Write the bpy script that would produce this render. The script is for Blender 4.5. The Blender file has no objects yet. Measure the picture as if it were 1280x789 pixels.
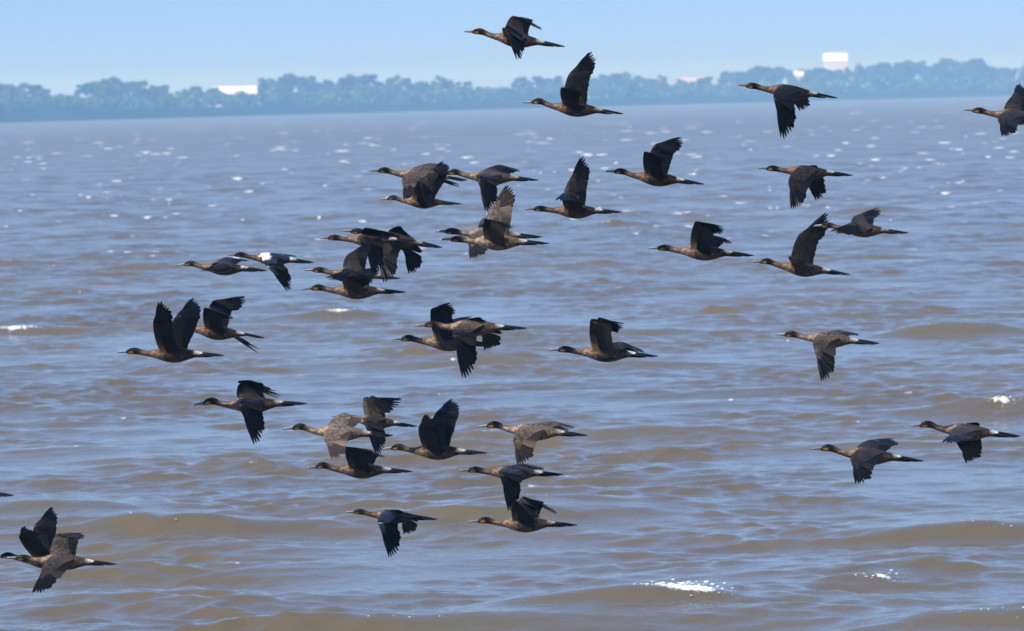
import bpy, math, random
import numpy as np
from mathutils import Vector, Matrix, Quaternion

# ------------------------------------------------------------------ camera, sky, sun, exposure
sc = bpy.context.scene
C = sc.collection
R = math.radians
W_PX, H_PX = 1280.0, 789.0
CAM_H = 6.0
HFOV = R(10.6)
F_PX = (W_PX/2)/math.tan(HFOV/2)
PITCH = math.atan((394.5-122.4)/F_PX)
ROLL = R(1.30)
cam_d = bpy.data.cameras.new('camera')
cam = bpy.data.objects.new('camera', cam_d); C.objects.link(cam)
cam_d.sensor_width = 36.0
cam_d.angle = HFOV
cam_d.clip_start = 0.5; cam_d.clip_end = 20000
cam.matrix_world = (Matrix.Translation((0, 0, CAM_H)) @ Matrix.Rotation(math.pi/2-PITCH, 4, 'X')
                    @ Matrix.Rotation(-ROLL, 4, 'Z'))
cam_d.dof.use_dof = True
cam_d.dof.focus_distance = 45.5
cam_d.dof.aperture_fstop = 6.5
sc.camera = cam
CM = cam.matrix_world.to_3x3()

SUN_EL, SUN_AZ = R(52), R(222)          # azimuth clockwise from +Y: behind the camera, to its left
world = bpy.data.worlds.new('World'); sc.world = world; world.use_nodes = True
wn = world.node_tree
bg = wn.nodes['Background']
sky = wn.nodes.new('ShaderNodeTexSky'); sky.sky_type = 'NISHITA'; sky.sun_disc = False
sky.sun_elevation = SUN_EL; sky.sun_rotation = SUN_AZ
sky.altitude = 0; sky.air_density = 0.6; sky.dust_density = 0.0; sky.ozone_density = 9.0
# a broad pale horizon: the gradient from horizon to zenith is stretched evenly over the whole dome
wtc = wn.nodes.new('ShaderNodeTexCoord'); wma = wn.nodes.new('ShaderNodeVectorMath'); wma.operation = 'MULTIPLY_ADD'
wma.inputs[1].default_value = (1, 1, 0.27); wma.inputs[2].default_value = (0, 0, 0.056)
wn.links.new(wtc.outputs['Generated'], wma.inputs[0]); wn.links.new(wma.outputs[0], sky.inputs[0])
wtint = wn.nodes.new('ShaderNodeMix'); wtint.data_type = 'RGBA'; wtint.blend_type = 'MULTIPLY'; wtint.inputs[0].default_value = 1.0
wtint.inputs[7].default_value = (1.12, 1.0, 1.03, 1)      # cool white balance
wn.links.new(sky.outputs[0], wtint.inputs[6]); wn.links.new(wtint.outputs[2], bg.inputs[0]); bg.inputs[1].default_value = 0.101
sun_d = bpy.data.lights.new('sun', 'SUN'); sun_d.energy = 4.8; sun_d.angle = R(0.53); sun_d.color = (1, 0.955, 0.88)
sun = bpy.data.objects.new('sun', sun_d); C.objects.link(sun)
sdir = Vector((math.sin(SUN_AZ)*math.cos(SUN_EL), math.cos(SUN_AZ)*math.cos(SUN_EL), math.sin(SUN_EL)))
sun.rotation_euler = sdir.to_track_quat('Z', 'Y').to_euler()
sun.location = (0, 0, 60)
vs = sc.view_settings
vs.view_transform = 'Standard'; vs.look = 'None'; vs.exposure = 0.32; vs.gamma = 1.0; vs.use_curve_mapping = False
sc.cycles.volume_bounces = 2
sc.cycles.max_bounces = 6
sc.cycles.volume_step_rate = 4.0

rng = np.random.default_rng(7)
random.seed(7)

# ------------------------------------------------------------------ helpers
def ray(px, py):
    d = CM @ Vector(((px-W_PX/2)/F_PX, -(py-H_PX/2)/F_PX, -1.0))
    return d                                   # depth 1 along the view axis
def at(px, py, depth):
    return Vector((0, 0, CAM_H)) + ray(px, py)*depth
def on_water(px, py, z=0.0):
    d = ray(px, py)
    return Vector((0, 0, CAM_H)) + d*((z-CAM_H)/d.z)
def tag(o, label=None, cat=None, group=None, kind=None):
    if label: o['label'] = label
    if cat: o['category'] = cat
    if group: o['group'] = group
    if kind: o['kind'] = kind
    return o
def link(name, me, parent=None):
    o = bpy.data.objects.new(name, me); C.objects.link(o)
    if parent is not None: o.parent = parent
    return o
def mesh(name, verts, faces, mat=None, smooth=False):
    me = bpy.data.meshes.new(name)
    me.from_pydata([tuple(v) for v in verts], [], [tuple(f) for f in faces]); me.validate()
    if mat: me.materials.append(mat)
    if smooth: me.shade_smooth()
    return me
def fast_mesh(name, v, quads, mat=None, smooth=True):
    me = bpy.data.meshes.new(name)
    nq, k = quads.shape
    me.vertices.add(len(v)); me.vertices.foreach_set('co', v.astype(np.float32).ravel())
    me.loops.add(nq*k); me.loops.foreach_set('vertex_index', quads.astype(np.int32).ravel())
    me.polygons.add(nq); me.polygons.foreach_set('loop_start', np.arange(0, nq*k, k, dtype=np.int32))
    me.update(calc_edges=True)
    if smooth: me.shade_smooth()
    if mat: me.materials.append(mat)
    return me
def newmat(name):
    m = bpy.data.materials.new(name); m.use_nodes = True
    return m, m.node_tree.nodes, m.node_tree.links, m.node_tree.nodes['Principled BSDF']
def node(ns, t, **kw):
    n = ns.new(t)
    for k, v in kw.items(): setattr(n, k, v)
    return n
def ramp(ns, stops, interp='LINEAR'):
    n = ns.new('ShaderNodeValToRGB'); cr = n.color_ramp; cr.interpolation = interp
    while len(cr.elements) < len(stops): cr.elements.new(0.5)
    for e, (p, c) in zip(cr.elements, stops):
        e.position = p; e.color = c if len(c) == 4 else (*c, 1)
    return n
def boxmesh(bs):
    v, f = [], []
    for (x0, y0, z0, x1, y1, z1) in bs:
        b = len(v)
        v += [(x0,y0,z0),(x1,y0,z0),(x1,y1,z0),(x0,y1,z0),(x0,y0,z1),(x1,y0,z1),(x1,y1,z1),(x0,y1,z1)]
        f += [(b,b+3,b+2,b+1),(b+4,b+5,b+6,b+7),(b,b+1,b+5,b+4),(b+1,b+2,b+6,b+5),(b+2,b+3,b+7,b+6),(b+3,b,b+4,b+7)]
    return v, f

# ------------------------------------------------------------------ water
def water_material():
    m, ns, ln, p = newmat('turbid_water')
    geo = node(ns, 'ShaderNodeNewGeometry')
    mp = node(ns, 'ShaderNodeMapping'); mp.inputs['Scale'].default_value = (1.0, 1.25, 1.0)
    ln.new(geo.outputs['Position'], mp.inputs['Vector'])
    n1 = node(ns, 'ShaderNodeTexNoise'); n1.inputs['Scale'].default_value = 6.0; n1.inputs['Detail'].default_value = 3; n1.inputs['Roughness'].default_value = 0.62
    n1.inputs['Distortion'].default_value = 0.3
    ln.new(mp.outputs[0], n1.inputs['Vector'])
    bp = node(ns, 'ShaderNodeBump'); bp.inputs['Strength'].default_value = 1.0; bp.inputs['Distance'].default_value = 0.013
    ln.new(n1.outputs[0], bp.inputs['Height'])
    # silt: slightly uneven brown
    n2 = node(ns, 'ShaderNodeTexNoise'); n2.inputs['Scale'].default_value = 0.05; n2.inputs['Detail'].default_value = 4
    ln.new(geo.outputs['Position'], n2.inputs['Vector'])
    rp = ramp(ns, [(0.3, (0.10, 0.079, 0.045)), (0.7, (0.128, 0.102, 0.06))])
    ln.new(n2.outputs[0], rp.inputs[0])
    rg_n = node(ns, 'ShaderNodeAttribute', attribute_name='unresolved'); ln.new(rg_n.outputs['Fac'], p.inputs['Roughness'])   # waves too small for the sheet
    p.inputs['IOR'].default_value = 1.333
    ln.new(rp.outputs[0], p.inputs['Base Color']); ln.new(bp.outputs[0], p.inputs['Normal'])
    # foam
    at_ = node(ns, 'ShaderNodeAttribute', attribute_name='foam')
    n3 = node(ns, 'ShaderNodeTexNoise'); n3.inputs['Scale'].default_value = 8; n3.inputs['Detail'].default_value = 5; n3.inputs['Roughness'].default_value = 0.7
    mp3 = node(ns, 'ShaderNodeMapping'); mp3.inputs['Scale'].default_value = (1.2, 0.45, 1.0); ln.new(geo.outputs['Position'], mp3.inputs['Vector']); ln.new(mp3.outputs[0], n3.inputs['Vector'])
    ad = node(ns, 'ShaderNodeMath', operation='ADD'); ln.new(at_.outputs['Fac'], ad.inputs[0]); ln.new(n3.outputs[0], ad.inputs[1])
    mr = node(ns, 'ShaderNodeMapRange'); mr.inputs['From Min'].default_value = 0.98; mr.inputs['From Max'].default_value = 1.14
    ln.new(ad.outputs[0], mr.inputs['Value'])
    fb = node(ns, 'ShaderNodeBsdfDiffuse'); fb.inputs['Color'].default_value = (0.8, 0.8, 0.78, 1)
    mx = node(ns, 'ShaderNodeMixShader')
    ln.new(mr.outputs[0], mx.inputs[0]); ln.new(p.outputs[0], mx.inputs[1]); ln.new(fb.outputs[0], mx.inputs[2])
    ln.new(mx.outputs[0], ns['Material Output'].inputs['Surface'])
    return m

def waterline(px): return 152.0+(118.0-152.0)*px/1280.0
SHORE = [(-40, 2480), (1320, 3620)]             # far shore: picture column, distance in metres
def shore_dist(px): return np.interp(px, [SHORE[0][0], SHORE[1][0]], [SHORE[0][1], SHORE[1][1]])

def rows():
    r = [1.5]
    while r[-1] < 52: r.append(r[-1]+max(0.6, 0.09*r[-1]) if r[-1] < 46 else r[-1]+0.5)
    while r[-1] < 3800:
        d = r[-1]
        if d < 95: s = 0.09
        elif d < 350: s = np.interp(d, [95, 350], [0.09, 0.5])
        else: s = np.interp(d, [350, 3800], [0.5, 8])
        r.append(d+s)
    return np.array(r)
rr = rows()
ang = np.concatenate([np.linspace(-math.pi, R(-20), 30), np.linspace(R(-18), R(-7), 14), np.linspace(R(-6.4), R(6.4), 340), np.linspace(R(7), R(18), 14), np.linspace(R(20), math.pi, 30)])
step_r = np.gradient(rr)
ks = []
NC = 140
for i in range(NC):
    lam = 0.26*(13.0/0.26)**((i+rng.random())/NC)
    th = rng.normal(0, 0.72 if lam < 1.6 else 0.5) + 0.08
    # slope per component, peaked at 4-9 m, long tail of chop
    sl = 0.0125*math.exp(-((math.log(lam/3.2))/0.75)**2) + 0.0245*math.exp(-((math.log(lam/0.6))/0.95)**2)
    if lam > 11: sl *= 0.5
    ks.append((lam, th, sl*lam/(2*math.pi)*(1.4 if lam > 3 else 1.6), rng.random()*2*math.pi))
def waves(x, y, sp):
    """sum of travelling waves coming towards the camera; short ones fade where the sheet is too coarse for them"""
    h = np.zeros_like(x); dx = np.zeros_like(x); dy = np.zeros_like(x); hl = np.zeros_like(x); cur = np.zeros_like(x)
    # gustiness of the short chop
    g1 = np.sin(x*0.9+1.3*np.sin(y*0.31+0.5)+0.4)*np.sin(y*0.37+1.1*np.sin(x*0.52+2.0))
    g2 = np.sin(x*0.33+0.9*np.sin(y*0.17)+1.7)*np.sin(y*0.15+0.8*np.sin(x*0.21)+0.6)
    gust = np.clip(0.72+0.5*g1+0.45*g2, 0.22, 1.6)
    group = np.clip(0.85+0.45*np.sin(x*0.27+0.6*np.sin(y*0.12)+2.2)*np.sin(y*0.11+0.5*np.sin(x*0.16)), 0.4, 1.4)
    for lam, th, a, ph in ks:
        k = 2*math.pi/lam
        kx, ky = k*math.sin(th), -k*math.cos(th)
        att = np.clip((lam/np.maximum(sp, 1e-3)-1.25)/1.4, 0, 1)
        if att.max() <= 0: continue
        A = a*att*(gust if lam < 3.0 else group)
        p = kx*x+ky*y+ph
        c = np.cos(p); s = np.sin(p)
        h += A*c
        q = 1.0 if lam < 4 else 0.9
        dx -= q*A*s*math.sin(th); dy += q*A*s*math.cos(th)
        if lam > 2.2: hl += A*c; cur += A*k*c
    return h, dx, dy, hl, cur
aa, rg = np.meshgrid(ang, rr)
X0 = rg*np.sin(aa); Y0 = rg*np.cos(aa)
SP = np.repeat(step_r[:, None], len(ang), 1)
SP = np.where(np.abs(aa) > R(6.5), 6.0, SP)
H, DX, DY, HL, CUR = waves(X0, Y0, SP)
# single larger breakers seen in the photograph: (column, row of the foot, half width px, height m, foam)
breakers = [(770, 762, 120, 0.15, 0.0), (862, 757, 48, 0.12, 1.0), (230, 668, 110, 0.22, 0.08), (600, 650, 90, 0.20, 0.05), (690, 636, 60, 0.16, 0.08),
            (25, 418, 38, 0.22, 0.75), (424, 399, 24, 0.2, 0.72), (1250, 516, 26, 0.2, 0.7), (1107, 731, 22, 0.08, 0.62),
            (782, 268, 18, 0.2, 0.7), (758, 283, 26, 0.2, 0.6), (1215, 672, 80, 0.22, 0.1), (1060, 720, 70, 0.12, 0.0), (480, 787, 80, 0.12, 0.14),
            (1190, 420, 90, 0.3, 0.12), (600, 425, 55, 0.18, 0.15), (790, 420, 45, 0.16, 0.2), (800, 545, 50, 0.14, 0.05), (180, 337, 60, 0.22, 0.3),
            (150, 575, 50, 0.1, 0.0), (60, 640, 60, 0.12, 0.02), (1110, 560, 40, 0.1, 0.0), (420, 290, 30, 0.2, 0.55), (1100, 265, 30, 0.2, 0.3), (1240, 780, 90, .16, .12)]
FO = np.zeros_like(H)
bk_pts = []
for (px, py, hw, hh, fo) in breakers:
    c = on_water(px, py); D = math.hypot(c.x, c.y); sx = hw*D/F_PX/1.5
    hh *= 1.3; sy = 0.42 + hh*1.3
    u = X0-c.x; v = Y0-c.y - 0.25*u*0.3 - 0.15*np.sin(u*1.7/max(sx, .4)+px)*sx*0.4
    rx = max(sx, 1.3); g = np.exp(-0.5*(u/rx)**2)
    prof = np.where(v < 0, np.exp(-0.5*(v/(sy*0.55))**2), np.exp(-0.5*(v/(sy*1.3))**2))
    H += hh*g*prof
    DY -= 0.5*hh*g*prof
    if fo > 0:
        FO = np.maximum(FO, (fo*0.92+0.03)*np.exp(-0.5*(u/(sx*1.05))**2)*np.exp(-0.5*((v+0.10*sy)/(np.where(v < -0.1*sy, 0.42, 0.12)*sy))**2))
        bk_pts.append((c, sx, sy, hh, fo))
FO_BREAK = FO.copy()
# small whitecaps: each sits on the nearest high crest
n_cap = 0
for _ in range(1500):
    py = 128+ 560*rng.random()**1.9; px = rng.uniform(-60, 1340)
    if py < waterline(px)+6: continue
    c = on_water(px, py); D = math.hypot(c.x, c.y)
    if D > 2600 or (py > 330 and rng.random() < 0.80): continue
    j0 = int(np.argmin(np.abs(ang-math.atan2(c.x, c.y)))); i0 = int(np.searchsorted(rr, D))
    span = max(2, int(5.0/step_r[min(i0, len(rr)-1)])); cs_ = max(2, int(2.0/(D*R(12.8)/340)))
    i1, i2 = max(30, i0-span), min(len(rr)-2, i0+span); j1, j2 = max(0, j0-cs_), min(len(ang)-1, j0+cs_)
    sub_ = HL[i1:i2, j1:j2]
    if sub_.size == 0: continue
    ii, jj = np.unravel_index(np.argmax(sub_), sub_.shape); ii += i1; jj += j1
    wpx = rng.uniform(3.5, 10) if py < 200 else (rng.uniform(2.0, 8.0) if py < 330 else rng.uniform(5, 13))
    sx = wpx*D/F_PX*0.8; sx *= 1.35 if py < 330 else 1.0; sy = max(0.12, step_r[ii]*0.8, sx*(0.25 if py < 330 else 0.12))
    a1, a2 = max(0, jj-40), min(len(ang), jj+40); b1, b2 = max(0, ii-14), min(len(rr), ii+14)
    uu = X0[b1:b2, a1:a2]-X0[ii, jj]; vv = Y0[b1:b2, a1:a2]-Y0[ii, jj]+sy*0.4
    FO[b1:b2, a1:a2] = np.maximum(FO[b1:b2, a1:a2], (rng.uniform(0.66, 0.92) if py < 200 else rng.uniform(0.58, 0.84) if py < 330 else rng.uniform(0.5, 0.68))*np.exp(-0.5*(uu/sx)**2-0.5*(vv/sy)**2))
lump = (rng.random(H.shape)-0.5)*0.03*np.clip(FO*2-0.7, 0, 1)
WZ = H+lump
WV = np.stack([X0+DX, Y0+DY, WZ], -1).reshape(-1, 3)
nr, na = H.shape
idx = np.arange(nr*na).reshape(nr, na)
q = np.stack([idx[:-1, :-1], idx[:-1, 1:], idx[1:, 1:], idx[1:, :-1]], -1).reshape(-1, 4)
q = q[:, ::-1]
wm = fast_mesh('water', WV, q, water_material())
ua = wm.attributes.new('unresolved', 'FLOAT', 'POINT'); ua.data.foreach_set('value', (0.04+0.25*np.clip((rg-90)/900, 0, 1)**0.7).astype(np.float32).ravel())
fa = wm.attributes.new('foam', 'FLOAT', 'POINT'); fa.data.foreach_set('value', FO.astype(np.float32).ravel())
water = link('water', wm); tag(water, 'choppy silty brown water reflecting blue sky', 'water', kind='structure')

# flecks of broken foam thrown up on the breaking crests
def foam_flecks():
    ico = [(0,0,1)]+[(0.894*math.cos(2*math.pi*i/5), 0.894*math.sin(2*math.pi*i/5), 0.447) for i in range(5)]+[(0.894*math.cos(2*math.pi*(i+.5)/5), 0.894*math.sin(2*math.pi*(i+.5)/5), -0.447) for i in range(5)]+[(0,0,-1)]
    f = [(0,1+i,1+(i+1)%5) for i in range(5)]+[(1+i,6+i,1+(i+1)%5) for i in range(5)]+[(1+(i+1)%5,6+i,6+(i+1)%5) for i in range(5)]+[(11,6+(i+1)%5,6+i) for i in range(5)]
    ico = np.array(ico); f = np.array(f)
    sel = (FO_BREAK > 0.05) & (np.abs(aa) < R(6.3)) & (rg > 58) & (rg < 160)
    ii = np.flatnonzero(sel.ravel())
    w = np.clip(FO_BREAK.ravel()[ii]-0.03, 0, 1)**1.5
    pts = rng.choice(ii, size=380, replace=True, p=w/w.sum())
    V, Fc = [], []
    for n, i in enumerate(pts):
        s = 0.003+0.010*rng.random()**2.5*(0.5+FO.ravel()[i])
        b = WV[i]+np.array([rng.normal(0, .12), rng.normal(0, .04), s*0.5 + (0.05*rng.random()**3 if FO.ravel()[i] > .4 else 0)])
        V.append(ico*s*np.array([2.4, 1.4, 0.7])*(1+0.35*(rng.random((12, 1))-0.5))+b); Fc.append(f+12*n)
    m, ns, ln, p = newmat('foam_white')
    p.inputs['Base Color'].default_value = (0.82, 0.82, 0.8, 1); p.inputs['Roughness'].default_value = 0.45
    me = fast_mesh('sea_foam', np.concatenate(V), np.concatenate(Fc), m, True)
    tag(link('sea_foam', me), 'white flecks of broken foam on the wave crests', 'foam', kind='stuff')
foam_flecks()

# ------------------------------------------------------------------ far shore
def simple(name, col, rough=0.8, var=0.25, scale=1.0, bump=0.0):
    m, ns, ln, p = newmat(name)
    tc = node(ns, 'ShaderNodeTexCoord')
    n = node(ns, 'ShaderNodeTexNoise'); n.inputs['Scale'].default_value = scale; n.inputs['Detail'].default_value = 6
    ln.new(tc.outputs['Object'], n.inputs['Vector'])
    r = ramp(ns, [(0.25, tuple(c*(1-var) for c in col)), (0.75, tuple(min(1, c*(1+var)) for c in col))])
    ln.new(n.outputs[0], r.inputs[0]); ln.new(r.outputs[0], p.inputs['Base Color'])
    p.inputs['Roughness'].default_value = rough
    if col[0] < 0.006: p.inputs['Specular IOR Level'].default_value = 0.1
    if bump:
        b = node(ns, 'ShaderNodeBump'); b.inputs['Distance'].default_value = bump; ln.new(n.outputs[0], b.inputs['Height']); ln.new(b.outputs[0], p.inputs['Normal'])
    return m
def shore_pt(px, extra=0.0, z=0.0):
    d = ray(px, 120); d = Vector((d.x, d.y, 0)); d.normalize()
    D = float(SHORE[0][1]+(px-SHORE[0][0])*(SHORE[1][1]-SHORE[0][1])/(SHORE[1][0]-SHORE[0][0]))
    D = max(D, 1500)
    p = d*(D+extra); return Vector((p.x, p.y, z))
m_bank = simple('bank_rock', (0.014, 0.013, 0.012), 0.9, 0.4, 0.6, 0.3)
m_land = simple('land_grass', (0.06, 0.075, 0.03), 0.95, 0.3, 0.02)
pxs = np.linspace(-900, 2300, 330)
bank_z = 4.3
v, f = [], []
prof = [(-6.0, -0.8), (-3.5, 0.02), (-2.2, 1.6), (-0.6, 3.8), (1.0, bank_z+0.12), (4.0, bank_z)]
for i, px in enumerate(pxs):
    for j, (e, z) in enumerate(prof):
        jz = (rng.random()-0.5)*0.22 if 0 < j < 5 else 0
        je = (rng.random()-0.5)*0.8 if 0 < j < 5 else 0
        v.append(shore_pt(px, e+je, z+jz))
n = len(prof)
for i in range(len(pxs)-1):
    for j in range(n-1):
        a = i*n+j; f.append((a, a+n, a+n+1, a+1))
tag(link('shore_bank', mesh('shore_bank', v, f, m_bank)), 'low dark rocky bank at the foot of the far woods', 'bank', kind='structure')
v, f = [], []
es = [4.0, 30, 80, 200, 500, 1200]
for px in pxs[::6]:
    for e in es: v.append(shore_pt(px, e, bank_z-0.004 + 0.6*(e > 20)))
n = len(es)
for i in range(len(pxs[::6])-1):
    for j in range(n-1):
        a = i*n+j; f.append((a, a+n, a+n+1, a+1))
tag(link('land', mesh('land', v, f, m_land)), 'flat grassy land behind the far shore', 'land', kind='structure')

def leaf_material(name, col):
    m, ns, ln, p = newmat(name)
    oi = node(ns, 'ShaderNodeObjectInfo'); tc = node(ns, 'ShaderNodeTexCoord')
    n = node(ns, 'ShaderNodeTexNoise'); n.inputs['Scale'].default_value = 0.5; n.inputs['Detail'].default_value = 3
    ln.new(tc.outputs['Object'], n.inputs['Vector'])
    ad = node(ns, 'ShaderNodeMath', operation='ADD'); ln.new(n.outputs[0], ad.inputs[0])
    mu = node(ns, 'ShaderNodeMath', operation='MULTIPLY'); mu.inputs[1].default_value = 0.5; ln.new(oi.outputs['Random'], mu.inputs[0]); ln.new(mu.outputs[0], ad.inputs[1])
    r = ramp(ns, [(0.3, tuple(c*0.55 for c in col)), (1.0, tuple(c*1.5 for c in col))])
    ln.new(ad.outputs[0], r.inputs[0]); ln.new(r.outputs[0], p.inputs['Base Color'])
    p.inputs['Roughness'].default_value = 0.7
    return m
m_leaf = [leaf_material('leaf_dark', (0.045, 0.068, 0.024)), leaf_material('leaf_mid', (0.065, 0.1, 0.032)), leaf_material('leaf_pale', (0.10, 0.145, 0.05))]
m_trunk = simple('bark', (0.07, 0.055, 0.04), 0.9, 0.3, 2)
def leaf_cloud(centres, radii, n_each, leaf):
    V, Q = [], []; b = 0
    for (c, r) in zip(centres, radii):
        n_ = n_each
        d = rng.normal(size=(n_, 3)); d /= np.linalg.norm(d, axis=1, keepdims=True)
        rad = (0.35+0.65*rng.random(n_)**0.5)[:, None]
        p = np.array(c)+d*rad*np.array([r, r, r*0.78])
        u = rng.normal(size=(n_, 3)); u /= np.linalg.norm(u, axis=1, keepdims=True)
        w = np.cross(u, rng.normal(size=(n_, 3))); w /= np.linalg.norm(w, axis=1, keepdims=True)
        s = leaf*(0.6+0.8*rng.random(n_))[:, None]
        quad = np.stack([p-u*s, p+w*s*0.5, p+u*s, p-w*s*0.5], 1)
        V.append(quad.reshape(-1, 3)); Q.append((np.arange(n_*4)+b).reshape(-1, 4)); b += n_*4
    return np.concatenate(V), np.concatenate(Q)
def tree_proto(k):
    """unit tree 10 m tall: trunk with limbs, crown of leaf clumps"""
    rg_ = np.random.default_rng(100+k)
    v, f = [], []
    def limb(p0, p1, r0, r1, nseg=6):
        p0, p1 = Vector(p0), Vector(p1); d = (p1-p0).normalized(); a = d.orthogonal().normalized(); b_ = d.cross(a)
        s = len(v)
        for P, r in ((p0, r0), (p0.lerp(p1, .5)+a*0.06*(p1-p0).length*0.5, (r0+r1)/2), (p1, r1)):
            for i in range(nseg):
                t = 2*math.pi*i/nseg; v.append(P+a*math.cos(t)*r+b_*math.sin(t)*r)
        for j in range(2):
            for i in range(nseg): f.append((s+j*nseg+i, s+j*nseg+(i+1) % nseg, s+(j+1)*nseg+(i+1) % nseg, s+(j+1)*nseg+i))
    top = 4.0 if k != 3 else 6.2
    limb((0, 0, 0), (0.2*(k-2), 0, top), 0.28, 0.16)
    cs, rs = [], []
    nclump = [19, 24, 17, 15, 22, 18][k]; spread = [2.9, 3.6, 2.4, 3.4, 3.1, 2.2][k]; low = [2.2, 2.6, 1.8, 6.2, 2.0, 1.6][k]
    for i in range(nclump):
        t = rg_.random(); a = rg_.random()*6.283
        z = low+(9.0-low)*t
        rad = spread*math.sqrt(max(0.05, 1-((z-low-0.4*(9-low))/(0.68*(9.2-low)))**2))*(0.35+0.6*rg_.random())
        c = (math.cos(a)*rad, math.sin(a)*rad, z); cs.append(c); rs.append(0.75+0.7*rg_.random())
        if i < 7: limb((0.1*(k-2), 0, top*(0.6+0.4*rg_.random())), c, 0.13, 0.04, 5)
    cs.append((0.6*rg_.normal(), 0.6*rg_.normal(), 8.9)); rs.append(0.9)
    LV, LQ = leaf_cloud(cs, rs, 110, 0.34)
    return mesh('trunk', v, f, m_trunk, True), fast_mesh('crown', LV, LQ, m_leaf[k % 3], False)
protos = [tree_proto(k) for k in range(6)]
sky_x = [-700,-400,-200,-60,0,25,60,78,98,125,160,195,215,240,262,300,340,380,420,440,500,530,555,590,615,640,700,735,770,810,842,870,895,930,970,1000,1030,1062,1090,1150,1190,1230,1280,1400,1700,2000]
sky_y = [120,112,108,104,105,102,113,122,110,100,98,105,120,112,112,112,97,95,100,97,97,100,93,107,112,101,95,92,84,92,101,100,95,86,82,83,82,84,78,75,73,75,77,76,70,65]
names = {0: 'dark rounded far tree', 1: 'broad mid green far tree', 2: 'narrow pale green far tree', 3: 'high crowned bare trunked far tree', 4: 'bushy mid green far tree', 5: 'slender pale far tree'}
marks = [(293, 'beside the long low white-roofed building'), (869, 'beside the house with faded pink roof'), (999, 'beside the small white house'), (1045, 'below the tall white building')]
def plant(px, extra, hpx, k, wide=1.0):
    p = shore_pt(px, extra, bank_z+0.3)
    D = math.hypot(p.x, p.y); hgt = hpx*D/F_PX-0.3
    r = bpy.data.objects.new('shore_tree', None); C.objects.link(r); r.location = p; r.rotation_euler.z = random.random()*6.28
    s = max(hgt, 2.0)/10.0; r.scale = (s*wide, s*wide, s)
    near_ = [t for x, t in marks if abs(x-px) < 42]
    where = near_[0] if near_ else ('in the low front row by the water' if extra < 22 else 'in the tall back row behind the shore')
    tag(r, names[k]+' '+where, 'tree', 'trees along the far shore')
    link('trunk', protos[k][0], r); link('crown', protos[k][1], r)
px = -150.0
while px < 1430:
    base = waterline(px)
    hp = base-np.interp(px, sky_x, sky_y)-6.5+random.uniform(-9, 3)
    k = random.choice([0, 1, 1, 4, 4, 2, 0, 3 if 100 < px < 160 else 5])
    plant(px, random.uniform(26, 60), max(hp, 12), k, random.uniform(0.95, 1.35))
    px += random.uniform(8.5, 15)
px = -150.0
while px < 1430:
    hp = (waterline(px)-np.interp(px, sky_x, sky_y))*random.uniform(0.5, 0.78)
    plant(px, random.uniform(9, 20), max(hp-6, 9), random.choice([2, 5, 4, 1]), random.uniform(1.2, 1.8))
    px += random.uniform(15, 26)
# undergrowth along the top of the bank
cs, rs = [], []
for i in range(1100):
    px = random.uniform(-420, 1720); p = shore_pt(px, random.uniform(3.5, 26), bank_z+random.uniform(0.6, 5.5)); cs.append(tuple(p)); rs.append(random.uniform(2.2, 4.6))
LV, LQ = leaf_cloud(cs, rs, 64, 1.1)
tag(link('undergrowth', fast_mesh('undergrowth', LV, LQ, m_leaf[1], False)), 'dense undergrowth along the top of the far bank', 'undergrowth', kind='stuff')

# buildings among the far trees
m_white = simple('white_wall', (0.8, 0.8, 0.79), 0.7, 0.04, 0.5)
m_pinkroof = simple('faded_tile', (0.50, 0.43, 0.41), 0.8, 0.1, 0.5)
m_whiteroof = simple('white_sheet_roof', (0.8, 0.8, 0.8), 0.5, 0.04, 0.5)
m_glass = simple('window_glass', (0.03, 0.035, 0.04), 0.1, 0.1, 0.5)
m_door = simple('door_grey', (0.25, 0.26, 0.27), 0.6, 0.1, 0.5)
def building(name, label, px0, px1, py_eave, py_ridge, extra, roof_mat, depth=9.0, win=3):
    """gabled block whose eave and ridge stand at the given heights"""
    c = shore_pt((px0+px1)/2, extra, bank_z+0.55); D = math.hypot(c.x, c.y)
    w = (px1-px0)*D/F_PX
    z_of = lambda py: at((px0+px1)/2, py, D).z
    he = z_of(py_eave)-c.z; hr = z_of(py_ridge)-c.z
    r = bpy.data.objects.new(name, None); C.objects.link(r); r.location = c; r.rotation_euler.z = -math.atan2(c.x, c.y)
    tag(r, label, 'building')
    x = w/2; y = depth
    v, f = boxmesh([(-x, 0, -0.6, x, y, he)])
    v += [(-x, y/2, hr-0.12), (x, y/2, hr-0.12)]; f += [(4, 7, 8), (5, 9, 6)]
    link('wall', mesh('wall', v, f, m_white), r)
    o = 0.25; th = 0.12
    v = [(-x-o, -o, he-0.03), (x+o, -o, he-0.03), (x+o, y/2, hr), (-x-o, y/2, hr), (x+o, y+o, he-0.03), (-x-o, y+o, he-0.03)]
    v += [(a, b, c_+th) for a, b, c_ in v]
    f = [(6,7,8,9), (9,8,10,11), (0,3,2,1), (3,5,4,2), (0,1,7,6), (5,11,10,4), (0,6,9,3), (3,9,11,5), (1,2,8,7), (2,4,10,8)]
    link('roof', mesh('roof', v, f, roof_mat), r)
    for i in range(win):
        cx = -x+w*(i+0.5)/win; ww = min(0.55, w/win*0.25)
        zz = he*0.62
        wv, wf = boxmesh([(cx-ww, -0.03, zz-0.5, cx+ww, 0.02, zz+0.5)])
        wo = link('window', mesh('window', wv, wf, m_white), r)
        gv, gf = boxmesh([(cx-ww+.08, -0.05, zz-0.42, cx+ww-.08, -0.034, zz+0.42)])
        link('pane', mesh('pane', gv, gf, m_glass), wo)
    dv, df = boxmesh([(-x*0.3-0.5, -0.04, -0.3, -x*0.3+0.5, 0.02, 2.0)])
    link('door', mesh('door', dv, df, m_door), r)
    return r
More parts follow.
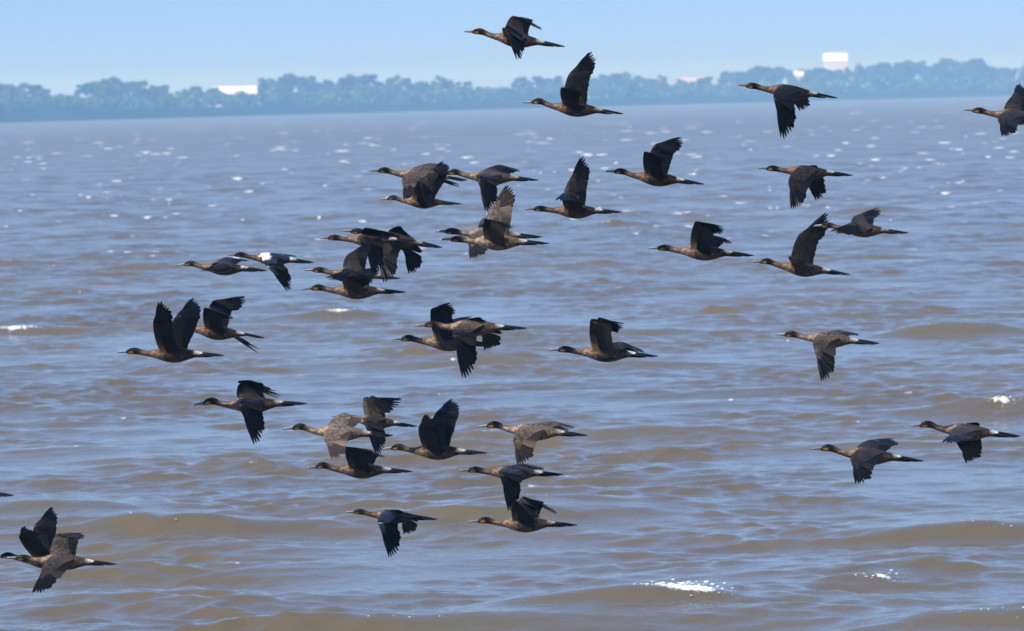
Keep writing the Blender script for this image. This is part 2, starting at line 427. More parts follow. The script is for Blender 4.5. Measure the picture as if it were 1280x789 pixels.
building('warehouse', 'tall white gabled building rising above the far trees', 1030, 1060, 77, 66.5, 75, m_whiteroof, 12, 2)
building('warehouse', 'long low white-roofed building among the far trees', 266, 321, 118, 108, 34, m_whiteroof, 14, 6)
building('house', 'wide house with faded pink roof between the far trees', 850, 888, 103.5, 96.5, 45, m_pinkroof, 9, 5)
building('house', 'small white house tucked low in the far wood', 993, 1005, 95, 89.5, 24, m_whiteroof, 6, 2)
building('hut', 'tiny pale hut near the water below the tall white building', 1051, 1059, 108, 104.5, 8, m_whiteroof, 4, 1)

# haze over the water
hv, hf = boxmesh([(-4800, -400, -2.0, 4800, 6400, 36.0)])
hz_m = bpy.data.materials.new('haze_air'); hz_m.use_nodes = True
hn = hz_m.node_tree; hn.nodes.remove(hn.nodes['Principled BSDF'])
pv = hn.nodes.new('ShaderNodeVolumePrincipled'); pv.inputs['Color'].default_value = (0.28, 0.59, 1.0, 1); pv.inputs['Absorption Color'].default_value = (1, 1, 1, 1); pv.inputs['Density'].default_value = 0.00038; pv.inputs['Anisotropy'].default_value = 0.0
hn.links.new(pv.outputs[0], hn.nodes['Material Output'].inputs['Volume'])
hz = link('haze', mesh('haze', hv, hf, hz_m)); tag(hz, 'pale blue summer haze over the water', 'haze', kind='stuff')

# ------------------------------------------------------------------ cormorants
def plumage_material():
    m, ns, ln, p = newmat('plumage')
    col = node(ns, 'ShaderNodeAttribute', attribute_name='col')
    tc = node(ns, 'ShaderNodeTexCoord')
    vo = node(ns, 'ShaderNodeTexVoronoi'); vo.inputs['Scale'].default_value = 48; vo.inputs['Randomness'].default_value = 0.8
    ln.new(tc.outputs['Object'], vo.inputs['Vector'])
    no = node(ns, 'ShaderNodeTexNoise'); no.inputs['Scale'].default_value = 28; no.inputs['Detail'].default_value = 4
    ln.new(tc.outputs['Object'], no.inputs['Vector'])
    r1 = ramp(ns, [(0.0, (0.6,)*3), (0.5, (0.9,)*3), (0.8, (1.8,)*3)]); ln.new(vo.outputs['Distance'], r1.inputs[0])
    r2 = ramp(ns, [(0.3, (0.55,)*3), (0.7, (1.45,)*3)]); ln.new(no.outputs[0], r2.inputs[0])
    m1 = node(ns, 'ShaderNodeMix', data_type='RGBA', blend_type='MULTIPLY'); m1.inputs[0].default_value = 1
    m2 = node(ns, 'ShaderNodeMix', data_type='RGBA', blend_type='MULTIPLY'); m2.inputs[0].default_value = 1
    ln.new(col.outputs['Color'], m1.inputs[6]); ln.new(r1.outputs[0], m1.inputs[7])
    ln.new(m1.outputs[2], m2.inputs[6]); ln.new(r2.outputs[0], m2.inputs[7])
    ln.new(m2.outputs[2], p.inputs['Base Color'])
    b = node(ns, 'ShaderNodeBump'); b.inputs['Distance'].default_value = 0.004; b.inputs['Strength'].default_value = 0.5
    ln.new(vo.outputs['Distance'], b.inputs['Height']); ln.new(b.outputs[0], p.inputs['Normal'])
    g = node(ns, 'ShaderNodeAttribute', attribute_name='gloss', attribute_type='OBJECT')
    ga = node(ns, 'ShaderNodeMath', operation='MULTIPLY'); ln.new(g.outputs['Fac'], ga.inputs[0]); ln.new(col.outputs['Alpha'], ga.inputs[1])
    for nm, lo, hi in (('Roughness', 0.42, 0.27), ('Specular IOR Level', 0.09, 0.9)):
        r_ = node(ns, 'ShaderNodeMapRange'); r_.inputs['To Min'].default_value = lo; r_.inputs['To Max'].default_value = hi
        ln.new(ga.outputs[0], r_.inputs['Value']); ln.new(r_.outputs[0], p.inputs[nm])
    return m
def feather_material():
    m, ns, ln, p = newmat('flight_feather')
    t = node(ns, 'ShaderNodeAttribute', attribute_name='tone', attribute_type='OBJECT')
    tc = node(ns, 'ShaderNodeTexCoord'); sx = node(ns, 'ShaderNodeSeparateXYZ'); ln.new(tc.outputs['Generated'], sx.inputs[0])
    # pale fringe on the trailing vane
    edge = ramp(ns, [(0.0, (3.2,)*3), (0.13, (2.6,)*3), (0.22, (0.75,)*3), (0.58, (0.7,)*3), (0.63, (2.2,)*3), (0.70, (0.7,)*3), (0.86, (0.8,)*3), (0.92, (2.4,)*3)]); ln.new(sx.outputs['Y'], edge.inputs[0])
    base = ramp(ns, [(0.0, (0.0014, 0.0013, 0.0014)), (0.42, (0.006, 0.0049, 0.0042)), (1.0, (0.085, 0.062, 0.046))]); ln.new(t.outputs['Fac'], base.inputs[0])
    mm = node(ns, 'ShaderNodeMix', data_type='RGBA', blend_type='MULTIPLY'); mm.inputs[0].default_value = 1
    ln.new(base.outputs[0], mm.inputs[6]); ln.new(edge.outputs[0], mm.inputs[7]); ln.new(mm.outputs[2], p.inputs['Base Color'])
    p.inputs['Roughness'].default_value = 0.38; p.inputs['Specular IOR Level'].default_value = 0.07
    return m
m_plume, m_feather = plumage_material(), feather_material()
m_bill = simple('bill_horn', (0.16, 0.17, 0.18), 0.35, 0.2, 60)
m_eye = simple('eye', (0.01, 0.03, 0.02), 0.1, 0.1, 50)
m_foot = simple('foot_black', (0.004, 0.004, 0.004), 0.5, 0.3, 60)
m_tail = simple('tail_black', (0.004, 0.004, 0.004), 0.5, 0.5, 40)

def feather_mesh(name, asym, st):
    """unit feather: length 1 along x, width about 1 across y, shaft ridge"""
    v, f = [], []
    for x, w in st:
        cy = 0.10*asym*x; dz = -0.10*x*x
        v += [(x, w*(1-0.35*asym)+cy, dz), (x, 0.06*asym, dz+0.5*(1-0.6*x)*0.12+0.02), (x, -w*(1+0.15*asym)+cy, dz), (x, 0.06*asym, dz-0.02)]
    for i in range(len(st)-1):
        a = 4*i; b = a+4
        for j in range(4): f.append((a+j, a+(j+1) % 4, b+(j+1) % 4, b+j))
    f.append((0, 3, 2, 1)); e = 4*(len(st)-1); f.append((e, e+1, e+2, e+3))
    return v, f
PV, PF = feather_mesh('primary', 1.0, [(0.0, .25), (0.15, .45), (0.45, .5), (0.60, .42), (0.78, .27), (0.92, .19), (0.985, .11), (1.0, .03)])
SV, SF = feather_mesh('secondary', 0.4, [(0.0, .25), (0.15, .42), (0.45, .5), (0.75, .49), (0.92, .40), (0.98, .22), (1.0, .06)])
prim_me = mesh('primary_feather', PV, [tuple(reversed(x)) for x in PF], m_feather)
prim_in = mesh('primary_feather_inner', SV, [tuple(reversed(x)) for x in SF], m_feather)

RINGS = np.array([
 (.082, .008, .012, .010), (.092, .012, .021, .015), (.110, .017, .028, .021), (.132, .021, .0325, .025), (.158, .023, .034, .027), (.185, .021, .0315, .0255), (.212, .013, .0295, .0245),
 (.245, .004, .0272, .0235), (.280, -.002, .0275, .0245), (.315, -.004, .033, .030), (.35, -.003, .042, .038), (.375, -.002, .052, .048),
 (.395, -.001, .060, .056), (.43, -.003, .070, .066), (.465, -.005, .077, .073), (.50, -.008, .080, .076), (.535, -.009, .080, .076), (.57, -.009, .077, .073),
 (.605, -.008, .070, .067), (.64, -.006, .060, .058), (.675, -.003, .049, .048), (.71, -.001, .039, .039), (.745, .000, .030, .033), (.78, .001, .023, .028), (.815, .002, .016, .024), (.84, .002, .009, .018)])
NA = 16
I0, I1 = 12, 19                         # rings that carry the wing root
LIFT = [.0, .35, .65, .9, 1.0, .95, .8, .6]
def sstep(x, a, b):
    t = min(1, max(0, (x-a)/(b-a))) if a != b else float(x > a)
    return t*t*(3-2*t)
def mixc(a, b, t): return tuple(x*(1-t)+y*t for x, y in zip(a, b))

def make_bird(sp):
    (label, bill, tail, near, far, D, yaw, tone, white) = (sp['label'], sp['bill'], sp['tail'], sp['near'], sp['far'], sp['D'], sp.get('yaw', random.uniform(-11, 11)), sp.get('tone', 0.4), sp.get('white', random.choice([0.55, 0.8, 1.0, 1.0])))
    lenpx = math.hypot(bill[0]-tail[0], bill[1]-tail[1])
    Lw = lenpx*D/F_PX
    dd = math.tan(R(yaw))*Lw*0.5
    Pb = at(bill[0], bill[1], D-dd); Pt = at(tail[0], tail[1], D+dd)
    L = (Pb-Pt).length
    view = (CM @ Vector((0, 0, -1))).normalized(); wt = sp.get('wt', tone)
    Fw = (Pb-Pt).normalized()
    up0 = Vector((0, 0, 1)); Lf = up0.cross(Fw).normalized(); Up = Fw.cross(Lf).normalized()
    roll = R(sp.get('roll', random.uniform(-9, 9))); q = Quaternion(Fw, roll); Lf = q @ Lf; Up = q @ Up
    root_loc = Pb.lerp(Pt, 0.52)
    rt = bpy.data.objects.new('cormorant', None); C.objects.link(rt); rt.location = root_loc
    Mrot = Matrix((-Fw, -Lf, Up)).transposed()       # local x towards the tail, y to the bird's right, z up
    rt.rotation_euler = Mrot.to_euler()
    Minv = Mrot.inverted()
    tag(rt, label, 'cormorant', 'cormorants flying in a flock')
    loc = lambda P: Minv @ (P-root_loc)              # world point to bird space
    dirl = lambda d: Minv @ d
    x_of = lambda s: (s-0.52)*L
    neckbob = sp.get('neck', random.uniform(-0.012, 0.014))
    # ---- body rings
    verts, cols, faces = [], [], []
    brown = mixc((0.05, 0.031, 0.018), (0.23, 0.165, 0.115), tone)
    breast = mixc((0.15, 0.085, 0.043), (0.36, 0.255, 0.17), tone)
    back = mixc((0.004, 0.0036, 0.0036), (0.17, 0.127, 0.094), tone**1.6)
    belly = mixc((0.030, 0.0155, 0.007), (0.20, 0.135, 0.085), tone**1.2)
    blk = (0.005, 0.004, 0.0035)
    def zone(s, th):
        u = math.sin(th)
        c = blk
        nk = mixc(mixc(brown, breast, 0.5), blk, 0.55*max(0, u)+0.15*max(0, -u))
        c = mixc(c, nk, sstep(s, .17, .25))
        c = mixc(c, mixc(breast, brown, .35*max(0, u)), sstep(s, .30, .36))
        bd = mixc(belly, back, sstep(u, 0.0, 0.55))
        c = mixc(c, bd, sstep(s, .37, .46))
        if .10 < s < .14 and -0.95 < u < -0.02: c = mixc(c, (0.42, 0.20, 0.03), 0.85)
        w = white*0.9*sstep(s, .715, .745)*(1-sstep(s, .785, .815))*sstep(u, -0.15, 0.3)
        c = mixc(c, blk, sstep(s, .66, .80)*(0.9 if u < 0 else 0.4))
        c = mixc(c, (0.55, 0.53, 0.50), w)
        c = mixc(c, blk, sstep(s, .80, .84))
        if sp.get('shoulder_glint') and .38 < s < .48 and u > 0.2: c = (0.75, 0.74, 0.73)  # sun glint painted white into the upper wing-root colour
        return c
    for (s, zc, hh, hw) in RINGS:
        for k in range(NA):
            th = 2*math.pi*k/NA
            zz = zc+neckbob*math.exp(-((s-.16)/.09)**2)
            # bellies hang a little deeper, backs are flatter
            verts.append(Vector((x_of(s), -hw*L*math.cos(th), (zz+hh*math.sin(th)*(1.0 if math.sin(th) < 0 else 0.93))*L)))
            cols.append(zone(s, th))
    nr_ = len(RINGS)
    for i in range(nr_-1):
        for k in range(NA):
            if I0 <= i < I1 and k in (1, 6): continue
            a = i*NA+k; b = i*NA+(k+1) % NA
            faces.append((a, b, b+NA, a+NA))
    faces.append(tuple(range(NA-1, -1, -1))[::-1][::-1]); faces.append(tuple((nr_-1)*NA+k for k in range(NA)))
    back_dir = Vector((1, 0, 0))
    m_ = I1-I0
    secV, secF = [], []
    prims = []
    for side, wing, sgn in ((-1, near, -1.0), (1, far, 1.0)):
        # side -1: bird's left wing, the one on the camera's side
        wr, tp = wing[0], wing[1]
        opt = wing[2] if len(wing) > 2 else {}
        ku, kl = (2, 1) if side < 0 else (6, 7)
        up_row = [(I0+j)*NA+ku for j in range(m_+1)]; lo_row = [(I0+j)*NA+kl for j in range(m_+1)]
        S = (verts[up_row[0]]+verts[lo_row[0]])/2
        Sw = root_loc+Mrot @ S
        L1 = 0.29*L*opt.get('l1', 1.0); L2 = 0.375*L*opt.get('l2', 1.0)
        def solve(P, px, py, Lseg, kz):
            dP = (P-Vector((0, 0, CAM_H))).dot(view)
            Q0 = at(px, py, dP); e = Q0-P; pl = e.length
            dz = math.sqrt(max(0.0, Lseg*Lseg-pl*pl))*kz*sgn
            return at(px, py, dP+dz)
        kz = opt.get('k', 1.0); kh = opt.get('h', 1.0)
        Ww = solve(Sw, wr[0], wr[1], L1, kz)
        Tw = solve(Ww, tp[0], tp[1], L2, kh)
        Wl, Tl = loc(Ww), loc(Tw)
        a = (Wl-S); l1 = a.length; a.normalize()
        h = (Tl-Wl); l2 = h.length; h.normalize()
        l2 = max(l2, 0.25*L)
        c = back_dir-a*back_dir.dot(a)
        if c.length < 0.2: c = Vector((0, 0, -1))-a*(-a.z)
        c.normalize()
        tw = R(opt.get('tw', -28.0 if (side < 0 and a.z > 0.15) else 0.0))*(-side)
        c = Quaternion(a, tw) @ c
        n = (a.cross(c) if side < 0 else c.cross(a)).normalized()
        qh = a.rotation_difference(h)
        # the hand keeps half of the arm's plane and half of the way the feathers trail back
        n_h = (qh @ n)
        cb = back_dir-h*back_dir.dot(h)
        if cb.length > 0.25:
            cb.normalize(); nb = (h.cross(cb) if side < 0 else cb.cross(h))
            n_h = (n_h+nb*0.8*cb.length).normalized() if (n_h+nb*0.8).length > 0.3 else n_h
        c_h = (n_h.cross(h) if side < 0 else h.cross(n_h)).normalized()
        th_ = R(opt.get('twh', 0.0))*(-side)
        c_h = Quaternion(h, th_) @ c_h; n_h = Quaternion(h, th_) @ n_h
        hand = 0.115*L; HE = Wl+h*hand
        # ---- covert skin lofted out of the body
        stations = []
        for t, ch, thk in ((.13, .215, .032), (.32, .185, .026), (.52, .165, .022), (.72, .15, .019), (.90, .13, .017)):
            bow = a*(l1*t)-c*0.020*L*math.sin(math.pi*t)*opt.get('bow', 1)
            cc = back_dir.lerp(c, sstep(t, 0.0, 0.4)).normalized()
            nn = n
            stations.append((S+bow, cc, nn, ch*L, thk*L))
        cm = (c+c_h).normalized(); nm = (n+n_h).normalized()
        stations.append((Wl, cm, nm, .118*L, .016*L))
        stations.append((Wl+h*hand*0.5, c_h, n_h, .09*L, .013*L))
        stations.append((HE, (c_h+h*0.3).normalized(), n_h, .058*L, .009*L))
        stations.append((Wl+h*hand*1.5, (c_h+h*0.8).normalized(), n_h, .022*L, .005*L))
        pu, pl_ = up_row, lo_row
        cov = mixc((0.003, 0.0028, 0.003), (0.14, 0.105, 0.078), wt**1.9)
        fl = side < 0
        def quad(a_, b_, c__, d_):
            faces.append((a_, b_, c__, d_) if fl else (d_, c__, b_, a_))
        for si, (LE, cc, nn, ch, thk) in enumerate(stations):
            nu, nl = [], []
            for j in range(m_+1):
                x = j/m_
                pf = (1.9*math.sqrt(x)*(1-x)+0.12)
                camber = 0.035*ch*math.sin(math.pi*x)
                nu.append(len(verts)); verts.append(LE+cc*ch*x+nn*(thk*0.55*pf+camber)); cols.append(mixc(mixc(back, cov, min(1, si/3)), (0.75, 0.74, 0.73), sp.get('shoulder_glint', 0)*(0.95 if si < 2 and j < 4 else 0)))  # the painted white glint carries on over the inner wing
            for j in range(m_+1):
                x = j/m_
                pf = (1.9*math.sqrt(x)*(1-x)+0.12); camber = 0.035*ch*math.sin(math.pi*x)
                nl.append(len(verts)); verts.append(LE+cc*ch*x-nn*(thk*0.35*pf-camber)); cols.append(mixc(belly, (0.004, 0.0036, 0.0034), min(1, si/1.5)))
            for j in range(m_):
                quad(pu[j], pu[j+1], nu[j+1], nu[j]); quad(pl_[j+1], pl_[j], nl[j], nl[j+1])
            quad(pl_[0], pu[0], nu[0], nl[0]); quad(pu[m_], pl_[m_], nl[m_], nu[m_])
            pu, pl_ = nu, nl
        cap = pu+pl_[::-1]; faces.append(tuple(cap) if fl else tuple(cap[::-1]))
        # ---- flight feathers
        def place(root, d, nrm, ln_, wd):
            d = d.normalized(); y = (nrm.cross(d)).normalized(); z = d.cross(y)
            if side < 0: yv = -y
            else: yv = y
            Mx = Matrix((d*ln_, yv*wd, z*ln_*0.35)).transposed().to_4x4(); Mx.translation = root
            return Mx
        npri = 10
        spread = opt.get('spread', 1.0)
        d_in = (c_h*0.70+h*0.71).normalized()
        for i in range(npri):
            t = i/(npri-1)
            d = d_in.lerp((h-c_h*0.11*opt.get('spread', 1)).normalized(), t**0.95)
            d = (d+ (h*(t-0.5)*0.0)).normalized()
            lp = (0.74+0.28*math.sin(math.pi*0.5*min(1, t/0.7)) - (0.07 if t > .95 else 0))*(l2-hand)
            lp *= random.uniform(0.96, 1.04)
            rootp = Wl+h*hand*t+c_h*0.028*L*(1-t*0.6)-n_h*0.004*L*(i % 2)
            d = (d+n_h*0.02*(i % 3-1)-c_h*0.0).normalized()
            wd = (0.070-0.026*t)*L
            prims.append((place(rootp, d, n_h, lp, wd), wt, i >= 5))
        nsec = 13
        for i in range(nsec):
            t = 0.10+0.90*i/(nsec-1)
            ch = .185-.05*t
            rootp = S+a*(l1*t)-c*0.02*L*math.sin(math.pi*t)+c*0.075*L-n*0.003*L*(i % 2)
            w_ = sstep(t, .7, 1.0)
            d = (c.lerp(d_in, w_*0.75)+a*0.12*t).normalized(); nn = n.lerp(n_h, w_*.5).normalized()
            lp = (0.162-0.012*sstep(t, .5, 1.0))*L*random.uniform(.97, 1.03)
            Mx = place(rootp, d, nn, lp, 0.070*L)
            b = len(secV); secV += [Mx @ Vector(p_) for p_ in SV]
            secF += [tuple(b+j for j in (ff if side < 0 else ff)) for ff in SF]
    bm_ = mesh('body', verts, faces, m_plume, True)
    import bmesh
    b2 = bmesh.new(); b2.from_mesh(bm_); bmesh.ops.recalc_face_normals(b2, faces=b2.faces); b2.to_mesh(bm_); b2.free()
    ca = bm_.attributes.new('col', 'FLOAT_COLOR', 'POINT')
    ca.data.foreach_set('color', np.array([(*c_, float(i_ >= nr_*NA or (RINGS[i_//NA][0] > .37 and 1 <= i_ % NA <= 7))) for i_, c_ in enumerate(cols)], dtype=np.float32).ravel())
    bm_.shade_smooth()
    body = link('body', bm_, rt); body['gloss'] = float(sp.get('glint', 0.0))
    sub = body.modifiers.new('smooth', 'SUBSURF'); sub.levels = 1; sub.render_levels = 1
    so = link('secondary_feathers', mesh('secondary_feathers', secV, secF, m_feather), rt); so['tone'] = float(wt); so['kind'] = 'stuff'
    for Mx, t_, outer in prims:
        o = link('primary_feather', prim_me if outer else prim_in, rt); o.matrix_local = Mx; o['tone'] = float(t_)*0.8
    # ---- bill: upper and lower mandible with a hooked tip
    nb_ = neckbob
    bz = lambda s: (0.004+0.010*(s/.1)+nb_*math.exp(-((s-.16)/.09)**2))*L
    def loft(secs, nseg, mat, name, parent, smooth=True):
        v, f = [], []
        for (x, y, z, ry, rz) in secs:
            for k in range(nseg):
                t = 2*math.pi*k/nseg; v.append((x, y+ry*math.cos(t), z+rz*math.sin(t)))
        for i in range(len(secs)-1):
            for k in range(nseg): f.append((i*nseg+k, (i+1)*nseg+k, (i+1)*nseg+(k+1) % nseg, i*nseg+(k+1) % nseg))
        f.append(tuple(range(nseg))); f.append(tuple((len(secs)-1)*nseg+k for k in reversed(range(nseg))))
        return link(name, mesh(name, v, f, mat, smooth), parent)
    bo = loft([(x_of(.105), 0, bz(.1)+.004*L, .014*L, .014*L), (x_of(.07), 0, bz(.07)+.003*L, .0115*L, .0115*L), (x_of(.03), 0, bz(.03)+.002*L, .009*L, .0095*L), (x_of(.008), 0, bz(.01)+.001*L, .007*L, .0088*L), (x_of(-.001), 0, bz(0)-.004*L, .003*L, .005*L), (x_of(0.002), 0, bz(0)-.010*L, .001*L, .002*L)], 8, m_bill, 'bill', rt)
    loft([(x_of(.105), 0, bz(.1)-.010*L, .009*L, .006*L), (x_of(.06), 0, bz(.06)-.007*L, .007*L, .004*L), (x_of(.012), 0, bz(.01)-.0055*L, .003*L, .0018*L)], 6, m_bill, 'lower_mandible', bo)
    for sy in (-1, 1):
        ez = (0.030+nb_)*L; ex = x_of(.122); r = .0058*L
        loft([(ex-r*.9, sy*.0215*L, ez, r*.2, r*.2), (ex-r*.5, sy*.0215*L, ez, r*.85, r*.85), (ex, sy*.0215*L, ez, r, r), (ex+r*.5, sy*.0215*L, ez, r*.85, r*.85), (ex+r*.9, sy*.0215*L, ez, r*.2, r*.2)], 8, m_eye, 'eye', rt)
    # ---- tail: a wedge of overlapping stiff feathers
    tv, tf = [], []
    for i in range(9):
        u = (i-4)/4.0
        ln_ = (0.245-0.05*abs(u))*L
        d = Vector((1, u*0.16, -0.006-0.02*abs(u))).normalized(); nn = Vector((0, u*0.35, 1)).normalized()
        y = nn.cross(d).normalized(); z = d.cross(y)
        Mx = Matrix((d*ln_, y*0.034*L, z*ln_*0.6)).transposed().to_4x4(); Mx.translation = Vector((x_of(.757), u*0.016*L, (0.004-0.006*abs(u))*L))
        b = len(tv); tv += [Mx @ Vector(p_) for p_ in SV]; tf += [tuple(b+j for j in ff) for ff in SF]
    b = len(tv)
    secs = [(.745, .002, .026, .020), (.80, .002, .025, .017), (.85, .001, .026, .013), (.90, -.001, .024, .010), (.945, -.003, .016, .006)]
    for (s, z, ry, rz) in secs:
        for k in range(10):
            t = 2*math.pi*k/10; tv.append(Vector((x_of(s), ry*L*math.cos(t), (z+rz*math.sin(t))*L)))
    for i in range(len(secs)-1):
        for k in range(10): tf.append((b+i*10+k, b+(i+1)*10+k, b+(i+1)*10+(k+1) % 10, b+i*10+(k+1) % 10))
    tf.append(tuple(b+(len(secs)-1)*10+k for k in range(10)))
    link('tail', mesh('tail', tv, tf, m_tail), rt)
    # ---- feet tucked under the tail, or trailing
    drop = sp.get('feet', 0.0)
    for sy in (-1, 1):
        x0, x1, x2 = x_of(.70), x_of(.80), x_of(.895+0.03*drop*2)
        z0 = -0.022*L; k_ = math.tan(R(drop*30 if sy < 0 else drop*22))
        zf = lambda x: z0-(x-x0)*k_
        yo = sy*0.022*L
        loft([(x0-.03*L, yo*1.2, zf(x0)+.006*L, .012*L, .014*L), (x1, yo, zf(x1), .0085*L, (.0085+.008*drop)*L), (x1+.03*L, yo, zf(x1+.03*L), .009*L, (.009+.006*drop)*L), (x1+(x2-x1)*.6, yo, zf(x1+(x2-x1)*.6), .015*L, .007*L), (x2, yo, zf(x2), .016*L, .003*L)], 8, m_foot, 'foot', rt)
    return rt

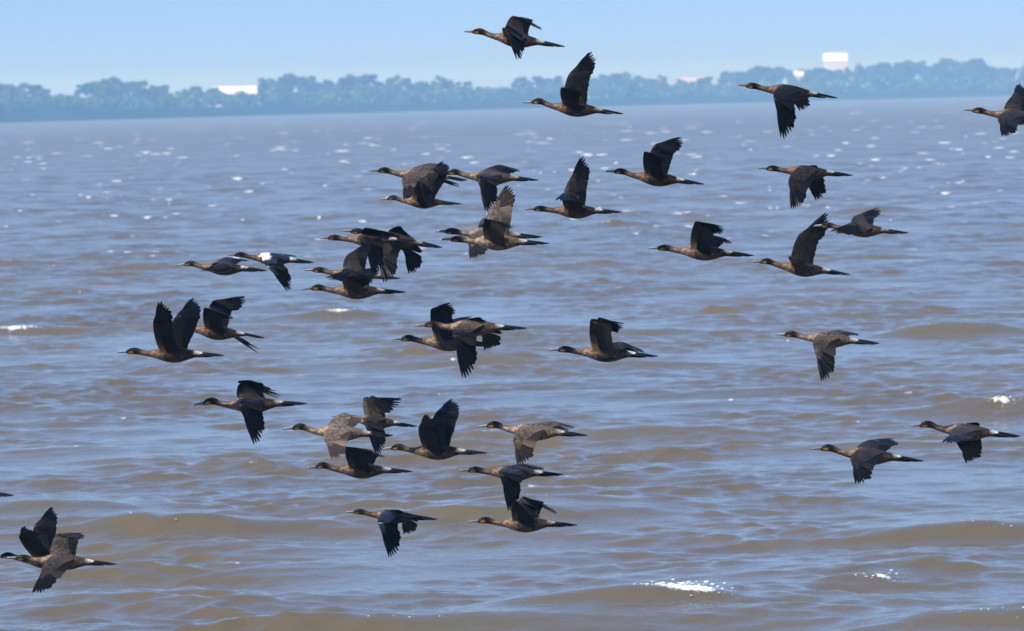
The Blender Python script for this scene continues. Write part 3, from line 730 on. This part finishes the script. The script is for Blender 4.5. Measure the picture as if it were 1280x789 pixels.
BIRDS = [
 # top of the flock
 dict(label='topmost cormorant of the flock, near wing drooping below it against the sky', bill=(580,40), tail=(706,57), near=((629,34),(650,75)), far=((639,20),(678,36)), D=45, tone=.25),
 dict(label='cormorant with one wing held straight up, flying over the far shoreline', bill=(654,129), tail=(779,141), near=((701,109),(724,111)), far=((711,92),(740,64)), D=44.6, tone=.2),
 dict(label='dark cormorant with wing swept straight down, under the tall white far building', bill=(922,107), wt=.08, tail=(1046,121), near=((967,124),(980,174)), far=((985,118),(1003,137)), D=45.4, tone=.15),
 dict(label='pale-chested cormorant flying hindmost of the flock, one wing up and one down', bill=(1205,138), tail=(1330,152), near=((1247,150),(1256,170)), far=((1264,121),(1275,104)), D=45, tone=.3),
 # upper middle
 dict(label='brown-backed cormorant with wing down, directly above a raised-wing cormorant it overlaps', bill=(462,214), tail=(584,224), near=((502,227),(508,250)), far=((536,204),(552,206)), D=45.6, tone=.6, feet=0.5, white=.2),
 dict(label='small dark cormorant flying just beneath a brown-backed one, its wing covering it', bill=(476,250), tail=(577,254), near=((523,226),(535,256)), far=((539,212),(554,201)), D=44.3, tone=.25, white=0),
 dict(label='brown-backed cormorant with black wing hanging down over a lifted brown wing', bill=(549,218), wt=.15, tail=(673,224), near=((596,223),(610,265)), far=((622,206),(642,212)), D=45.2, tone=.5),
 dict(label='grey-brown cormorant half hidden behind a neighbour, fanned wing tip showing below its neck', bill=(545,290), tail=(677,295), near=((584,303),(591,322)), far=((604,272),(622,285)), D=45.8, tone=.6),
 dict(label='pale-necked cormorant with tall brown wing spread upright', bill=(552,300), tail=(686,303), near=((606,273),(639,280)), far=((612,262),(636,230)), D=44.4, tone=.75),
 dict(label='dark cormorant with splayed upright wing beside two small whitecaps', bill=(657,262), tail=(777,264), near=((703,241),(697,249)), far=((709,229),(729,195)), D=45, tone=.25),
 dict(label='all-black cormorant with both wings half raised and tips swept back', bill=(757,215), tail=(880,229), near=((805,189),(832,196)), far=((818,180),(853,171)), D=45, tone=.12),
 # right side
 dict(label='dark cormorant with both wings beating down and white rump', bill=(948,211), tail=(1066,218), near=((985,228),(992,261)), far=((1005,225),(1023,249)), D=45.1, tone=.25),
 dict(label='cormorant whose tall raised wing touches the head of the one behind', bill=(940,328), tail=(1062,342), near=((986,320),(1014,340)), far=((998,293),(1035,267)), D=45.5, tone=.25),
 dict(label='cormorant whose brown head is set against the raised wing of its neighbour', bill=(1017,283), tail=(1135,290), near=((1066,277),(1039,289)), far=((1068,270),(1098,259)), D=44.2, tone=.35, white=.4),
 dict(label='cormorant showing the black underside of one rounded lifted wing, mottled brown belly', bill=(811,311), wt=.08, tail=(942,318), near=((869,276),(905,283)), far=((882,292),(908,303)), D=45, tone=.35),
 # left middle cluster
 dict(label='pale-necked cormorant in front of the tight cluster, black wing hanging down', bill=(400,298), wt=.15, tail=(520,300), near=((454,302),(470,345)), far=((480,300),(500,312)), D=44.2, tone=.35),
 dict(label='cormorant mostly hidden behind the pale-necked one, both brown wings down', bill=(428,289), tail=(553,308), near=((470,318),(483,353)), far=((503,312),(514,342)), D=45.3, tone=.35),
 dict(label='dark cormorant in the cluster with wing reaching forward beside its neck', bill=(381,338), tail=(500,347), near=((437,336),(408,347)), far=((434,318),(462,302)), D=45.0, tone=.3),
 dict(label='lowest cormorant of the tight cluster, black wing underside lifted', bill=(378,362), wt=.1, tail=(507,364), near=((430,346),(466,343)), far=((440,340),(470,334)), D=44.4, tone=.3),
 dict(label='cormorant gliding with level wings, its tail touching one with a glint painted at its wing root', bill=(221,332), tail=(333,337), near=((275,329),(251,338)), far=((280,322),(308,325)), D=45.3, tone=.3),
 dict(label='cormorant with sun glint painted white at the wing root and pointed wing slanting down', bill=(284,319), roll=-8, shoulder_glint=1, tail=(392,327), near=((334,334),(363,364)), far=((345,317),(364,319)), D=45.8, tone=.15, glint=1),
 dict(label='large black cormorant with both wings spread straight up', bill=(147,441), wt=.05, tail=(280,443), near=((191,402),(202,376)), far=((222,392),(242,372)), D=44.3, tone=.15),
 dict(label='cormorant with trailing legs, its head hidden behind the raised wings of another', bill=(206,407), tail=(330,421), near=((255,384),(291,395)), far=((266,375),(308,371)), D=45.5, tone=.25, feet=1.0),
 # centre
 dict(label='cormorant partly hidden behind the large pale-shouldered one, wing lifted behind its neck', bill=(490,425), wt=.08, tail=(624,430), near=((538,386),(563,378)), far=((560,400),(590,395)), D=45.8, tone=.4, white=0),
 dict(label='large pale-shouldered cormorant with great blue-black wing sweeping down', bill=(519,408), wt=.18, tail=(658,409), near=((565,420),(582,473)), far=((600,416),(609,436)), D=44.2, tone=.6),
 dict(label='brown-bellied cormorant with black wing lifted, flying alone clear of its neighbours', bill=(686,438), roll=0, yaw=0, tail=(822,444), near=((738,398),(781,404)), far=((775,427),(797,437)), D=44.8, tone=.35),
 dict(label='brown cormorant with finely feathered wing down, alone over the brown swell', bill=(970,419), wt=.45, tail=(1099,428), near=((1017,435),(1030,477)), far=((1046,413),(1062,417)), D=45, tone=.6),
 # lower left
 dict(label='cormorant with black folded wing pointing down and grey far wing draped behind', bill=(242,507), wt=.08, tail=(383,503), near=((297,506),(321,555)), far=((298,480),(351,495)), D=44.6, tone=.25),
 dict(label='pale brown cormorant with fanned wing tip over a black raised wing', bill=(354,537), tail=(491,543), near=((405,551),(418,572)), far=((425,517),(450,521)), D=44.5, tone=.85),
 dict(label='grey-winged cormorant behind the pale brown one, one wing flat-topped above', bill=(414,521), tail=(522,532), near=((455,530),(474,570)), far=((455,496),(504,500)), D=45.6, tone=.3),
 dict(label='cormorant with rounded black wing raised under the pale brown one', bill=(383,586), wt=.08, tail=(515,588), near=((432,558),(470,564)), far=((445,562),(478,570)), D=44.0, tone=.2),
 dict(label='cormorant with both black wings up and fingered tips, brown belly', bill=(478,562), tail=(609,565), near=((523,533),(535,517)), far=((545,515),(565,498)), D=45.2, tone=.3),
 dict(label='light brown cormorant whose striped wing hangs over the back of the one below', bill=(597,534), wt=.62, tail=(734,543), near=((641,551),(650,580)), far=((690,527),(705,531)), D=44.2, tone=.75),
 dict(label='cormorant with blue-black wing hanging straight down onto a neighbour', bill=(574,589), wt=.08, tail=(704,592), near=((624,593),(639,640)), far=((650,580),(672,585)), D=45, tone=.35),
 dict(label='brown cormorant with both wings arched and drooping, touched by a wing tip from above', bill=(586,653), tail=(721,655), near=((643,625),(672,648)), far=((652,621),(697,641)), D=44.4, tone=.35),
 dict(label='slim glossy black cormorant with narrow blue-black wing pointing down', bill=(432,641), tail=(547,648), near=((472,654),(490,698)), far=((500,648),(508,667)), D=45.3, tone=.08, white=0, glint=1),
 dict(label='dark cormorant with both wings raised, behind one with a striped wing down', bill=(-10,697), tail=(118,703), near=((23,671),(31,657)), far=((43,656),(67,633)), D=45.6, tone=.25),
 dict(label='cormorant with one striped wing down and grey one up, before a raised-wing one', bill=(8,698), tail=(145,704), near=((52,712),(42,741)), far=((70,667),(104,666)), D=44.4, tone=.45),
 dict(label='leading cormorant of the whole flock, black pointed tail', bill=(-112,612), tail=(17,618), near=((-66,590),(-56,560)), far=((-50,590),(-40,560)), D=45, tone=.2),
 # lower right
 dict(label='dark cormorant with fanned wing down and the other lifted behind its back', bill=(1014,562), tail=(1154,575), near=((1063,576),(1073,604)), far=((1085,550),(1117,548)), D=44.6, tone=.3),
 dict(label='cormorant with both wings bent under its body, beside the small breaker', bill=(1138,533), tail=(1275,544), near=((1188,542),(1180,552)), far=((1199,560),(1211,577)), D=44.8, tone=.4),
]
for b in BIRDS: make_bird(b)
